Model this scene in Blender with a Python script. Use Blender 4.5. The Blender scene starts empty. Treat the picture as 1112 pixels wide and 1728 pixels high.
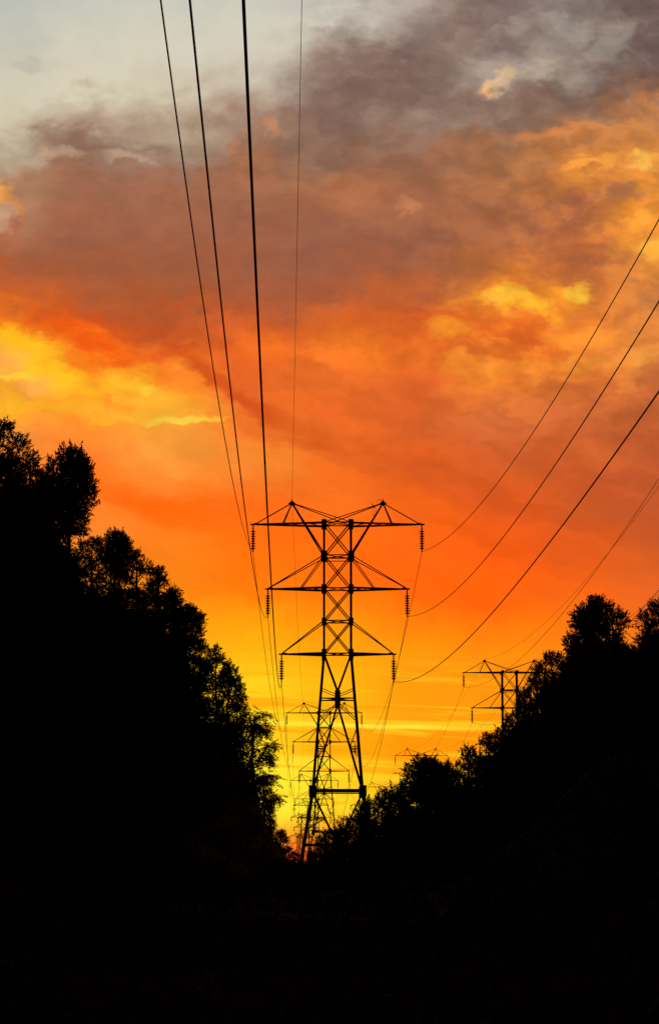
import bpy, math, random
import numpy as np
from math import sin, cos, atan, tan, pi, sqrt, radians
from mathutils import Vector, Matrix
C = bpy.context.scene
COL = C.collection
# ------------------------------------------------------------------ camera geometry
F = 3900.0; HOR = 1450.0
PITCH = atan((HOR - 864) / F); cp, sp = cos(PITCH), sin(PITCH)
def at(px, py, d):
    """world point (eye at the origin of heights) seen at photo pixel px,py at ground distance d"""
    x = (px - 556) / F; y = (864 - py) / F
    k = d / (cp - y * sp)
    return Vector((x * k, d, (sp + y * cp) * k))

# ------------------------------------------------------------------ materials
def mat(name, col, rough=.7, metal=0, var=.25, scale=3, bump=0, sheen=None):
    m = bpy.data.materials.new(name); m.use_nodes = True
    n = m.node_tree.nodes; l = m.node_tree.links
    b = n['Principled BSDF']; b.inputs['Roughness'].default_value = rough; b.inputs['Metallic'].default_value = metal
    b.inputs['Specular IOR Level'].default_value = .2
    tc = n.new('ShaderNodeTexCoord'); nz = n.new('ShaderNodeTexNoise')
    nz.inputs['Scale'].default_value = scale; nz.inputs['Detail'].default_value = 5
    r = n.new('ShaderNodeValToRGB')
    r.color_ramp.elements[0].position = .3; r.color_ramp.elements[1].position = .7
    r.color_ramp.elements[0].color = [c * (1 - var) for c in col] + [1]
    r.color_ramp.elements[1].color = [c * (1 + var) for c in col] + [1]
    l.new(tc.outputs['Object'], nz.inputs['Vector']); l.new(nz.outputs['Fac'], r.inputs['Fac']); l.new(r.outputs['Color'], b.inputs['Base Color'])
    if bump:
        bp = n.new('ShaderNodeBump'); bp.inputs['Strength'].default_value = bump
        l.new(nz.outputs['Fac'], bp.inputs['Height']); l.new(bp.outputs['Normal'], b.inputs['Normal'])
    return m
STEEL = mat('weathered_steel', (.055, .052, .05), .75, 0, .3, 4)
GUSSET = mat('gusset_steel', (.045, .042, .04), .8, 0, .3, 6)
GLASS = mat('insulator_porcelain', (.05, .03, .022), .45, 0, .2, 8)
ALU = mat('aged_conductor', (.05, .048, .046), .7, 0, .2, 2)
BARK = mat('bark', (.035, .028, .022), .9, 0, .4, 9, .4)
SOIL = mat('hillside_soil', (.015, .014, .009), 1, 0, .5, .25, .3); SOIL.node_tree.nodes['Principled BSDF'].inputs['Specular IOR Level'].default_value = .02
def leafmat(name, col, tcol=(.16, .05, .012, 1), tk=.12):
    m = mat(name, col, .7, 0, .45, .9)
    n = m.node_tree.nodes; l = m.node_tree.links
    b = n['Principled BSDF']; b.inputs['Specular IOR Level'].default_value = .04; b.inputs['Roughness'].default_value = .9; tr = n.new('ShaderNodeBsdfTranslucent'); mx = n.new('ShaderNodeMixShader')
    tr.inputs['Color'].default_value = tcol; mx.inputs[0].default_value = tk
    l.new(b.outputs[0], mx.inputs[1]); l.new(tr.outputs[0], mx.inputs[2]); l.new(mx.outputs[0], n['Material Output'].inputs['Surface'])
    return m
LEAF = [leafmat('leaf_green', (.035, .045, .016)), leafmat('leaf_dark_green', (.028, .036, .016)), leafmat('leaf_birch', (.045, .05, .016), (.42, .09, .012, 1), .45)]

# ------------------------------------------------------------------ mesh helpers
class MB:
    def __init__(s): s.v = []; s.f = []
    def prism(s, a, b, prof0, prof1, up=None):
        a = Vector(a); b = Vector(b); w = (b - a)
        if w.length < 1e-6: return
        w.normalize(); up = Vector(up) if up else (Vector((0, 0, 1)) if abs(w.z) < .9 else Vector((0, 1, 0)))
        u = w.cross(up).normalized(); v = u.cross(w)
        i = len(s.v); n = len(prof0)
        for (x, y) in prof0: s.v.append(a + u * x + v * y)
        for (x, y) in prof1: s.v.append(b + u * x + v * y)
        for k in range(n):
            k2 = (k + 1) % n; s.f.append((i + k, i + k2, i + n + k2, i + n + k))
        s.f.append(tuple(i + k for k in reversed(range(n)))); s.f.append(tuple(i + n + k for k in range(n)))
    def angle(s, a, b, w, w2=None, up=None):
        """rolled L-angle bar"""
        def L(w):
            t = w * .34; h = w / 2
            return [(-h, -h), (h, -h), (h, -h + t), (-h + t, -h + t), (-h + t, h), (-h, h)]
        s.prism(a, b, L(w), L(w2 or w), up)
    def tube(s, a, b, r, r2=None, n=8):
        r2 = r if r2 is None else r2
        P = [(cos(2 * pi * k / n), sin(2 * pi * k / n)) for k in range(n)]
        s.prism(a, b, [(x * r, y * r) for x, y in P], [(x * r2, y * r2) for x, y in P])
    def box(s, c, sx, sy, sz):
        c = Vector(c)
        s.prism(c - Vector((0, 0, sz / 2)), c + Vector((0, 0, sz / 2)), *([[(-sx / 2, -sy / 2), (sx / 2, -sy / 2), (sx / 2, sy / 2), (-sx / 2, sy / 2)]] * 2))
    def path(s, pts, r, n=6, r2=None):
        r2 = r if r2 is None else r2
        pts = [Vector(p) for p in pts]; i = len(s.v); m = len(pts)
        for k, p in enumerate(pts):
            w = (pts[min(k + 1, m - 1)] - pts[max(k - 1, 0)]).normalized()
            up = Vector((0, 0, 1)) if abs(w.z) < .9 else Vector((0, 1, 0))
            u = w.cross(up).normalized(); v = u.cross(w); rr = r + (r2 - r) * k / (m - 1)
            for j in range(n): s.v.append(p + (u * cos(2 * pi * j / n) + v * sin(2 * pi * j / n)) * rr)
        for k in range(m - 1):
            for j in range(n):
                a = i + k * n + j; b = i + k * n + (j + 1) % n; s.f.append((a, b, b + n, a + n))
        s.f.append(tuple(i + j for j in reversed(range(n)))); s.f.append(tuple(i + (m - 1) * n + j for j in range(n)))
    def lathe(s, c, prof, n=14):
        c = Vector(c); i = len(s.v)
        for (r, z) in prof:
            for j in range(n): s.v.append(c + Vector((r * cos(2 * pi * j / n), r * sin(2 * pi * j / n), z)))
        for k in range(len(prof) - 1):
            for j in range(n):
                a = i + k * n + j; b = i + k * n + (j + 1) % n; s.f.append((a, b, b + n, a + n))
    def mesh(s, name, m):
        me = bpy.data.meshes.new(name); me.from_pydata([tuple(v) for v in s.v], [], s.f); me.materials.append(m); me.update(); return me
    def build(s, name, m, parent=None, loc=(0, 0, 0)):
        return link(name, s.mesh(name, m), parent, loc)
def link(name, me, parent=None, loc=(0, 0, 0)):
    o = bpy.data.objects.new(name, me); COL.objects.link(o); o.location = loc; o.parent = parent; return o
def tag(o, label, cat, group=None):
    o['label'] = label; o['category'] = cat
    if group: o['group'] = group
    return o
def copy_tree(o, parent=None, skip=()):
    c = o.copy(); COL.objects.link(c); c.parent = parent
    for ch in list(o.children):
        if ch.name.split('.')[0] not in skip: copy_tree(ch, c, skip)
    return c

# ------------------------------------------------------------------ pylons (all sizes read as offsets on the near pylon, 157 m away)
D1 = 157.0; PM = F / D1
T1X = 569.5
def lz(y): return at(T1X, y, D1).z            # height above eye of a photo row at the near pylon
Z0 = lz(1478)                                  # its foot
def Z(y): return lz(y) - Z0
def hw(y):                                      # half width of the body in metres at a photo row
    if y <= 1105: return 22.8 / PM
    if y <= 1335: return (22.8 + (41.5 - 22.8) * (y - 1105) / 230) / PM
    return (41.5 + (60 - 41.5) * (y - 1335) / 110) / PM
def corner(sx, sy, y): h = hw(y); return Vector((sx * h, sy * h, Z(y)))
ARMS = [(886, 143.5), (995, 118), (1105, 94.5)]
TIPS = {}
for i, (y, w) in enumerate(ARMS):
    for s in (-1, 1): TIPS[(i, s)] = Vector((s * w / PM, 0, Z(y)))
PEAK = {s: Vector((s * 77.5 / PM, 0, Z(850))) for s in (-1, 1)}
STR = 46 / PM                                   # length of the insulator string with its fittings
disc_mb = MB(); disc_mb.lathe((0, 0, 0), [(.0, .06), (.055, .06), (.075, .03), (.17, -.005), (.18, -.035), (.13, -.045), (.065, -.04), (.05, -.105), (0, -.105)])
DISC = disc_mb.mesh('disc', GLASS)
rod_mb = MB()
rod_mb.tube((0, 0, .02), (0, 0, -STR + .08), .04)
rod_mb.box((0, 0, -.12), .09, .05, .16); rod_mb.box((0, 0, -.30), .12, .06, .07)
ROD = rod_mb.mesh('insulator_rod', STEEL)
cl = MB(); cl.path([(0, -.28, -.03), (0, -.12, .03), (0, .12, .03), (0, .28, -.03)], .04); cl.box((0, 0, .06), .07, .1, .14)
CLAMP = cl.mesh('clamp', STEEL)

def pylon(root, far=False):
    def at_corners(fn):
        for sx in (-1, 1):
            for sy in (-1, 1): fn(sx, sy)
    # main legs
    for sx in (-1, 1):
        for sy in (-1, 1):
            m = MB(); m.angle(corner(sx, sy, 880), corner(sx, sy, 1105), .15); m.angle(corner(sx, sy, 1105), corner(sx, sy, 1335), .165)
            m.angle(corner(sx, sy, 1335), corner(sx, sy, 1478) + Vector((0, 0, -.3)), .20)
            m.box(corner(sx, sy, 1478) + Vector((0, 0, -.25)), .6, .6, .5)
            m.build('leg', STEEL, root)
    # lattice bracing of the body
    b = MB()
    lv = [885, 940, 995, 1050, 1105]
    faces = [((-1, -1), (1, -1)), ((-1, 1), (1, 1)), ((-1, -1), (-1, 1)), ((1, -1), (1, 1))]
    for fa, fb in faces:
        for y0, y1 in zip(lv, lv[1:]):
            b.angle(corner(*fa, y0), corner(*fb, y1), .078); b.angle(corner(*fb, y0), corner(*fa, y1), .078)
        for y in lv:
            b.angle(corner(*fa, y), corner(*fb, y), .075)
        b.angle(corner(*fa, 945), corner(*fb, 945), .06)
        mid = lambda y: (corner(*fa, y) + corner(*fb, y)) / 2
        nd = mid(1181)
        for f in (fa, fb):
            o = f
            b.angle(corner(*f, 1105), mid(1168), .10)
            b.angle(corner(*f, 1181), nd, .09)
            b.angle(corner(*f, 1164), mid(1176), .05)
            b.angle(corner(*f, 1216), mid(1188), .055)
            b.angle(mid(1190), corner(*f, 1335), .095)
            q = mid(1190).lerp(corner(*f, 1335), .50)   # stiffeners between leg and long diagonal
            b.angle(q, corner(*f, 1262), .06); b.angle(q, corner(*f, 1278), .05); b.angle(q, corner(*f, 1228), .05)
            q = mid(1190).lerp(corner(*f, 1335), .54); b.angle(q, corner(*f, 1266), .05)
            b.angle(corner(*f, 1338), mid(1427), .10)
            q = corner(*f, 1338).lerp(mid(1427), .5); b.angle(q, corner(*f, 1385), .05); b.angle(q, corner(*f, 1400), .05)
            b.angle(mid(1427), corner(*f, 1470), .06)
        b.angle(corner(*fa, 1335), corner(*fb, 1335), .13); b.angle(corner(*fa, 1338.5), corner(*fb, 1338.5), .08)
        b.angle(corner(*fa, 1427), corner(*fb, 1427), .15)
    for y in (885, 940, 995, 1050, 1105, 1181, 1335, 1427):   # plan bracing
        b.angle(corner(-1, -1, y), corner(1, 1, y), .05); b.angle(corner(-1, 1, y), corner(1, -1, y), .05)
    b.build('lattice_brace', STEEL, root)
    # gusset plates, one joint each
    def joint(plates):
        g = MB()
        for c, sx, sy, sz in plates: g.box(c, sx, sy, sz)
        g.build('gusset_plate', GUSSET, root)
    for sx in (-1, 1):
        for sy in (-1, 1):
            for y, w, h in ((886, 9, 11), (940, 11, 13), (995, 9, 11), (1050, 8, 9), (1106, 8, 16), (1337, 12, 19)):
                c = corner(sx, sy, y)
                joint([(c + Vector((0, sy * .07, 0)), w / PM, .03, h / PM), (c + Vector((sx * .07, 0, 0)), .03, w / PM - .01, h / PM - .01)])
    for sy in (-1, 1):
        joint([(Vector((0, sy * (hw(1181) + .03), Z(1181))), 9.5 / PM, .03, 26 / PM)])
        joint([(Vector((sy * (hw(1181) + .03), 0, Z(1181))), .03, 9.5 / PM, 26 / PM)])
        joint([(Vector((0, sy * (hw(1427) + .03), Z(1427))), 11 / PM, .03, 12 / PM)])
    # cross arms
    for i, (y, w) in enumerate(ARMS):
        for s in (-1, 1):
            a = MB(); tip = TIPS[(i, s)]
            ytie = {0: None, 1: 940, 2: 1050}[i]
            for sy in (-1, 1):
                a.angle(corner(s, sy, y), tip + Vector((0, sy * .05, 0)), .15, .09)
                if ytie: a.angle(corner(s, sy, ytie), tip + Vector((0, sy * .05, .03)), .065)
                if i == 1: a.angle(corner(s, sy, 940), corner(s, sy, y).lerp(tip, .42), .06)
                for k in range(1, 5):
                    t = k / 5; u = (k - .8) / 5
                    a.angle(corner(s, -1, y).lerp(tip, t), corner(s, 1, y).lerp(tip, u), .035)
                    break
            for k in range(1, 4):
                t = k / 4
                a.angle(corner(s, -1, y).lerp(tip, t), corner(s, 1, y).lerp(tip, t), .045)
                a.angle(corner(s, -1, y).lerp(tip, t), corner(s, 1, y).lerp(tip, t - .25), .04)
            a.box(tip + Vector((s * .02, 0, 0)), .34, .22, .09)
            a.box(tip + Vector((-s * .2, 0, .05)), .3, .16, .1)
            a.build('cross_arm', STEEL, root)
    # earth-wire peaks
    for s in (-1, 1):
        a = MB(); p = PEAK[s]
        a.angle(p, TIPS[(0, s)] + Vector((-s * .2, 0, .06)), .07)
        for sy in (-1, 1):
            q = p + Vector((0, sy * .08, 0))
            a.angle(q, corner(s, sy, 938), .09)
            a.angle(q, corner(-s, sy, 885), .06)
            a.angle(q, corner(s, sy, 886).lerp(TIPS[(0, s)], (93 - 22.8) / (143.5 - 22.8)), .075)
        # pointed cap
        a.prism(p + Vector((0, -.09, -.02)), p + Vector((0, .09, -.02)), [(-.25, -.02), (-.1, -.15), (.1, -.15), (.25, -.02), (.06, .16), (-.06, .16)], [(-.25, -.02), (-.1, -.15), (.1, -.15), (.25, -.02), (.06, .16), (-.06, .16)], up=(0, 0, 1))
        a.tube(p, p + Vector((0, 0, .3)), .03)
        a.build('earth_wire_peak', STEEL, root)
    # insulator strings
    for i in range(3):
        for s in (-1, 1):
            ins = link('insulator_string', ROD, root, TIPS[(i, s)])
            for k in range(8):
                link('disc', DISC, ins, (0, 0, -.47 - k * .168))
            link('clamp', CLAMP, ins, (0, 0, -STR))

def strain_pylon(root):
    """heavier angle pylon with tension strings and looping jumpers"""
    K = {886: 150, 995: 118, 1105: 90}
    for sx in (-1, 1):
        for sy in (-1, 1):
            m = MB()
            def c2(y): return Vector((sx * (26 + (y - 850) * .085) / PM, sy * (26 + (y - 850) * .085) / PM, Z(y)))
            m.angle(c2(860), c2(1478) + Vector((0, 0, -.3)), .24); m.box(c2(1478) + Vector((0, 0, -.25)), .8, .8, .5)
            m.build('leg', STEEL, root)
    def c3(sx, sy, y): h = (26 + (y - 850) * .085) / PM; return Vector((sx * h, sy * h, Z(y)))
    b = MB(); lv = [860, 886, 940, 995, 1050, 1105, 1165, 1235, 1315, 1400, 1478]
    for fa, fb in [((-1, -1), (1, -1)), ((-1, 1), (1, 1)), ((-1, -1), (-1, 1)), ((1, -1), (1, 1))]:
        for y0, y1 in zip(lv, lv[1:]):
            b.angle(c3(*fa, y0), c3(*fb, y1), .1); b.angle(c3(*fb, y0), c3(*fa, y1), .1); b.angle(c3(*fa, y0), c3(*fb, y0), .1)
    b.build('lattice_brace', STEEL, root)
    for y, w in K.items():
        for s in (-1, 1):
            tip = Vector((s * w / PM, 0, Z(y))); a = MB()
            for sy in (-1, 1):
                a.angle(c3(s, sy, y), tip, .22, .14)
                a.angle(c3(s, sy, y - 40), tip, .13)
                for k in (1, 2, 3):
                    a.angle(c3(s, sy, y).lerp(tip, k / 4), c3(s, sy, y - 40).lerp(tip, (k - 1) / 4), .07)
            for k in (1, 2, 3): a.angle(c3(s, -1, y).lerp(tip, k / 4), c3(s, 1, y).lerp(tip, (k - 1) / 4), .07)
            a.box(tip, .5, .5, .3)
            a.build('cross_arm', STEEL, root)
            for dy in (-1, 1):
                q = MB(); q.tube((0, 0, 0), (0, dy * 1.9, -.25), .05)
                for k in range(8):
                    t = .25 + k * .19; q.tube((0, dy * t, -.13 * t), (0, dy * (t + .07), -.13 * (t + .07)), .17, .08, 10)
                q.build('insulator_string', GLASS, root, tip)
            j = MB(); j.path([(s * .25 * sin(pi * t / 12), -2 + 4 * t / 12, -.25 - 1.5 * sin(pi * t / 12)) for t in range(13)], .045)
            # ring of the jumper weight
            j.path([(.42 * cos(2 * pi * t / 14), 0, -1.75 + .42 + .42 * sin(2 * pi * t / 14)) for t in range(15)], .07)
            j.build('jumper_loop', ALU, root, tip)
    for s in (-1, 1):
        a = MB(); p = Vector((s * 74 / PM, 0, Z(838)))
        for sy in (-1, 1): a.angle(p, c3(s, sy, 860), .12); a.angle(p, c3(s, sy, 920), .13)
        a.angle(p, Vector((s * 150 / PM, 0, Z(886))), .08); a.box(p, .4, .3, .3)
        a.build('earth_wire_peak', STEEL, root)

def empty(name, loc, rz=0):
    o = bpy.data.objects.new(name, None); COL.objects.link(o); o.location = loc; o.rotation_euler = (0, 0, rz); o.empty_display_size = .5; return o
# positions: (pixel x of the axis, pixel row of the top arm, distance)
PYL = {
 'T1': (569.5, 885, 157, 's'), 'T2': (547, 1203, 357, 's'), 'T3': (530.5, 1317, 566, 's'), 'T4': (525, 1359, 826, 'a'),
 'T5': (514, 1379, 1047, 'a'), 'T6': (506.5, 1411, 1377, 'a'),
 'R1': (859, 1135, 292, 's'), 'R2': (711, 1275, 511, 's'), 'R3': (644, 1328, 766, 's'), 'R4': (616, 1359, 985, 'a')}
DESC = {'T1': 'the tallest pylon', 'T2': 'the second pylon', 'T3': 'the third pylon', 'T4': 'the largest ring-tipped pylon',
 'T5': 'the middle ring-tipped pylon', 'T6': 'the faintest pylon', 'R1': 'the half-hidden pylon', 'R2': 'the pylon behind the round tree',
 'R3': 'the peaks-only pylon', 'R4': 'the tiny pylon tip'}
LAB = {'T1': 'tall black lattice pylon with three cross arms, nearest and largest of all',
 'T2': 'second lattice pylon, seen between the legs of the tall nearest one',
 'T3': 'small lattice pylon behind the crossbar of the tallest one, thin string insulators on its arms',
 'T4': 'heavy distant angle pylon with ringed arm ends, largest of the ring-tipped pylons',
 'T5': 'middle-sized ring-tipped angle pylon low over the end of the cutting',
 'T6': 'faintest and smallest pylon, just above the far treetops at the cutting end',
 'R1': 'lattice pylon half hidden by the wooded hill, two of its left arms showing',
 'R2': 'lattice pylon whose top arm sticks out behind the round loose-leaved tree',
 'R3': 'small pylon with only two peaks showing over the bushes beside the tall pylon',
 'R4': 'tiny ring-tipped pylon tip beside the right leg of the tall pylon'}
proto = {}
BASE = {}
for k, (px, py, d, ty) in PYL.items():
    top = at(px, py, d); base = Vector((top.x, d, top.z - Z(886))); BASE[k] = base
    rz = {'R4': .1, 'T5': -.1, 'T6': -.15}.get(k, 0)
    if ty not in proto:
        r = empty('lattice_pylon', base, rz); proto[ty] = r
        (pylon if ty == 's' else strain_pylon)(r)
    else:
        r = copy_tree(proto[ty], None, () if k in ('T2', 'R1') else ('disc', 'clamp'))
        r.location = base; r.rotation_euler = (0, 0, rz)
    if k not in ('T1', 'T2', 'R1') and ty == 's':       # far pylons: disc strings as one mesh each
        for ch in r.children:
            if ch.name.startswith('insulator_string'): ch.data = None or ch.data
    tag(r, LAB[k], 'pylon', 'pylons of the left row' if k[0] == 'T' else 'pylons of the right row')
# one-mesh disc string for the far pylons
fs = MB(); fs.v = [Vector(v.co) for v in ROD.vertices]; fs.f = [tuple(p.vertices) for p in ROD.polygons]
for k in range(8): fs.lathe((0, 0, -.47 - k * .168), [(.0, .06), (.055, .06), (.075, .03), (.17, -.005), (.18, -.035), (.13, -.045), (.065, -.04), (0, -.1)], 10)
FAR_STR = fs.mesh('insulator_far', GLASS)
for o in list(COL.objects):
    if o.name.startswith('insulator_string') and o.data == ROD and not o.children: o.data = FAR_STR

# ------------------------------------------------------------------ wires
def span(A, B, sag, r, label, cat='wire', group=None, n=70, t1=1.0):
    pts = []
    for i in range(n + 1):
        t = i / n * t1; p = A.lerp(B, t); p = Vector((p.x, p.y, p.z - 4 * sag * t * (1 - t))); pts.append(p - A)
    m = MB(); m.path(pts, r, 6)
    o = m.build('conductor' if r > .012 else 'earth_wire', ALU, None, A); tag(o, label, cat, group); return o
LEV = ['top', 'middle', 'bottom']; SIDE = {-1: 'left', 1: 'right'}
def att(k, i, s):
    b = BASE[k]
    if PYL[k][3] == 's': return b + TIPS[(i, s)] + Vector((0, 0, -STR - .02))
    w = {0: 150, 1: 118, 2: 90}[i]
    return b + Vector((s * w / PM, 0, Z([886, 995, 1105][i]) - .3))
def pk(k, s): return BASE[k] + (PEAK[s] + Vector((0, 0, .2)) if PYL[k][3] == 's' else Vector((s * 74 / PM, 0, Z(838))))
RC = .0175; RE = .0085
# near span, over the viewer's head (ends solved from the photograph; the pylon it comes from is behind the viewer)
ENDS = {(0, -1): (-1.8, 5.6), (1, -1): (-.8, 5.6), (2, -1): (.1, 4.9), (0, 1): (9.4, 5.5), (1, 1): (8.1, 4.9), (2, 1): (6.8, 3.9)}
for (i, s), (x, sag) in ENDS.items():
    A = att('T1', i, s); span(A, Vector((x, -30, A.z)), sag, RC, '%s conductor from the %s arm of the tall pylon to the %s frame edge' % (SIDE[s], LEV[i], 'top' if s < 0 else 'right'), group='conductors of the near span', n=160)
A = pk('T1', -1); span(A, Vector((1.0, -30, A.z + 1.5)), .3, .0095, 'hair-thin earth wire from the left peak of the tall pylon to the top edge', group=None, n=120)
G = 'far conductors of the left row'
def row(ks, sides, sags, earth, G):
    for a, b in zip(ks, ks[1:]):
        sag = sags[(a, b)]
        for i in range(3):
            for s in sides: span(att(a, i, s), att(b, i, s), sag, RC, '%s %s conductor from %s to %s' % (SIDE[s], LEV[i], DESC[a], DESC[b]), group=G)
        for s in earth: span(pk(a, s), pk(b, s), sag * .6, RE * 1.3, 'thin %s earth wire from %s to %s' % (SIDE[s], DESC[a], DESC[b]), group=G)
row(['T1', 'T2', 'T3', 'T4', 'T5', 'T6'], (-1, 1), {('T1', 'T2'): 5.2, ('T2', 'T3'): 5.5, ('T3', 'T4'): 7, ('T4', 'T5'): 5, ('T5', 'T6'): 8}, (-1,), G)
G = 'conductors of the right row'
row(['R1', 'R2', 'R3', 'R4'], (-1, 1), {('R1', 'R2'): 5.5, ('R2', 'R3'): 6, ('R3', 'R4'): 6}, (-1, 1), G)
c0 = Vector((BASE['R1'].x + .05, 100, BASE['R1'].z - 1.0)); BASE['R0'] = c0; PYL['R0'] = (0, 0, 100, 's')
for i in range(3):
    for s in (-1, 1): span(att('R1', i, s), att('R0', i, s), 3.4, RC * .9, '%s conductor climbing from the %s arm of the half-hidden pylon to the frame edge' % (SIDE[s], LEV[i]), group=G)
for s in (-1, 1): span(pk('R1', s), pk('R0', s) + Vector((.15, 0, 0)), 3.3 if s < 0 else 3.85, .011, 'thin earth wire climbing from the %s peak of the half-hidden pylon' % SIDE[s], group=G)
# the broken earth wire curled round the right peak of the near pylon
p = BASE['T1'] + PEAK[1]; m = MB()
def q(px, py, dy=0): return Vector(((px - 350) / 8 / PM, dy, -(py - 145) / 8 / PM))
m.path([q(350, 120), q(320, 103), q(298, 98)], .022); m.path([q(298, 98), q(272, 110), q(262, 130, .1), q(268, 150, .15), q(300, 165, .1), q(312, 185), q(300, 215, -.1), q(280, 240)], .009)
m.path([q(192, 132), q(205, 160), q(222, 190), q(238, 215)], .012); m.path([q(208, 160), q(228, 210)], .028)
m.path([q(228, 200), q(212, 230), q(210, 270, .1), q(208, 320)], .01); m.path([q(228, 205), q(250, 215), q(256, 240, .1), q(240, 275), q(228, 290), q(248, 300)], .01)
m.path([q(205, 320), q(225, 312), q(240, 318)], .014); m.path([q(225, 195), q(262, 168), q(300, 160)], .016); m.path([q(222, 190), q(248, 205, .1), q(250, 260, .1), q(215, 310)], .008)
tag(m.build('broken_wire', ALU, None, p), 'frayed snapped earth wire curled around the right peak of the tall pylon', 'wire')
m = MB(); p = BASE['T1'] + PEAK[-1]
m.path([(.12, 0, -.1), (.35, 0, -.25), (.42, .05, -.5), (.36, 0, -.75), (.5, 0, -.8), (.55, 0, -.72)], .011)
tag(m.build('wire_tail', ALU, None, p), 'short loose wire tail hanging below the left peak of the tall pylon', 'wire')

# ------------------------------------------------------------------ trees
def leaves_np(rng, centres, dirs, size, squash=1.0):
    n = len(centres)
    nrm = rng.normal(size=(n, 3)); nrm /= np.linalg.norm(nrm, axis=1)[:, None]
    a = dirs + rng.normal(scale=.6, size=(n, 3)); a /= np.linalg.norm(a, axis=1)[:, None]
    b = np.cross(a, nrm); b /= (np.linalg.norm(b, axis=1)[:, None] + 1e-9)
    s = size * rng.uniform(.6, 1.3, size=(n, 1))
    v = np.stack([centres - a * s * .5, centres + b * s * .27 + a * s * .05, centres + a * s * .55, centres - b * s * .27 + a * s * .05], 1)
    return v.reshape(-1, 3)
def leafmesh(name, v, m):
    n = len(v) // 4
    me = bpy.data.meshes.new(name)
    me.vertices.add(len(v)); me.vertices.foreach_set('co', v.astype(np.float32).ravel())
    me.loops.add(n * 4); me.loops.foreach_set('vertex_index', np.arange(n * 4, dtype=np.int32))
    me.polygons.add(n); me.polygons.foreach_set('loop_start', np.arange(0, n * 4, 4, dtype=np.int32))
    me.materials.append(m); me.update(calc_edges=True); return me
def tree_meshes(seed, H, R, cb, ntw, nl, size, kind, m):
    """H height, R crown radius, cb crown base; twigs with leaves placed over lobes; returns trunk mesh, crown mesh"""
    rng = np.random.default_rng(seed)
    tr = MB()
    path = [Vector((0, 0, -2.0))]; x = y = 0
    for k in range(1, 9):
        x += rng.normal() * .06 * R; y += rng.normal() * .06 * R
        path.append(Vector((x, y, H * .9 * k / 8)))
    tr.path(path, .022 * H, 8, .006 * H)
    def trunk_at(z):
        t = max(0, min(.999, z / (H * .9))) * 8; k = int(t); return path[k].lerp(path[k + 1], t - k) if k < 8 else path[8]
    lobes = []
    nb = {'broad': 13, 'slender': 19, 'birch': 16, 'shrub': 9, 'ball': 17}[kind]
    for k in range(nb):
        t = (k + .5) / nb; z = cb + (H - cb) * (t ** .9) * .93
        prof = {'broad': sqrt(max(0, 1 - (2 * t - .95) ** 2)), 'slender': (.55 + .45 * min(1, t * 2.2)) * sqrt(max(0, 1 - max(0, (t - .5) / .52) ** 2)), 'birch': (1 - t) ** .45 * (.5 + .5 * min(1, t * 3)), 'shrub': sqrt(max(0, 1 - t * t)) * .95, 'ball': sqrt(max(.05, 1 - (2 * t - .95) ** 2))}[kind]
        az = k * 2.4 + rng.uniform(-.4, .4); rr = R * prof * rng.uniform(.45, .85)
        c = Vector((cos(az) * rr, sin(az) * rr, z + rng.uniform(-.03, .03) * H)); lr = R * rng.uniform(.28, .46) * (.75 + .5 * prof)
        st = trunk_at(max(cb * .6, z - rr * .9)); mid = st.lerp(c, .5) + Vector((0, 0, .12 * rr))
        tr.path([st, mid, c], .006 * H, 5, .002 * H); lobes.append((c, lr))
    tp = trunk_at(H * .9); lobes.append((tp + Vector((0, 0, .02 * H)), R * .4))
    w = np.array([l[1] ** 2 for l in lobes]); w /= w.sum()
    cen = []; dr = []
    for ti in range(ntw):
        li = rng.choice(len(lobes), p=w); c, lr = lobes[li]
        d = rng.normal(size=3); d[2] = d[2] * .85 + .15; d /= np.linalg.norm(d)
        s = np.array(c) + d * lr * rng.uniform(.25, .85)
        if kind == 'birch': dd = d * .5 + np.array([0, 0, -.7]) + rng.normal(scale=.25, size=3)
        else: dd = d * .8 + np.array([0, 0, .45]) + rng.normal(scale=.35, size=3)
        dd /= np.linalg.norm(dd); L = rng.uniform(.35, .9) * min(1, R / 2) * (1.35 if kind == 'birch' else 1)
        if ti % 6 == 0: tr.path([c, Vector(s), Vector(s + dd * L)], .0022 * H, 3, .0008 * H)
        t = rng.uniform(0, 1, size=(nl, 1)) ** .8
        cen.append(s + dd * L * t + rng.normal(scale=.07 + .0 * L, size=(nl, 3)) * (1.3 - .8 * t)); dr.append(np.repeat(dd[None], nl, 0))
    v = leaves_np(rng, np.concatenate(cen), np.concatenate(dr), size)
    return tr.mesh('trunk_mesh', BARK), leafmesh('crown_mesh', v, m), float(np.percentile(v[:, 2], 99.7)), float(np.percentile(np.hypot(v[:, 0], v[:, 1]), 95))
KIND = {}
def variants(kind, specs): KIND[kind] = [tree_meshes(*s) for s in specs]
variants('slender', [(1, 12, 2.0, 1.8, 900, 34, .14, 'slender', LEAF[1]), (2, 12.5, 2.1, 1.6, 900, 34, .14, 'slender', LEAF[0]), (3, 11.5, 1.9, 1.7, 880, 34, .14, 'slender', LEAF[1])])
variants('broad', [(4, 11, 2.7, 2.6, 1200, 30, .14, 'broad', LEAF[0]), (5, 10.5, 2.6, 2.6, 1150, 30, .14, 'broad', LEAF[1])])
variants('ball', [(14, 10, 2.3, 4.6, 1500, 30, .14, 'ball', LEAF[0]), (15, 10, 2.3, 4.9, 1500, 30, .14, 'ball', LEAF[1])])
variants('birch', [(6, 13, 2.1, 2, 850, 34, .13, 'birch', LEAF[2]), (7, 13, 2.2, 2, 850, 34, .13, 'birch', LEAF[2])])
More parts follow.
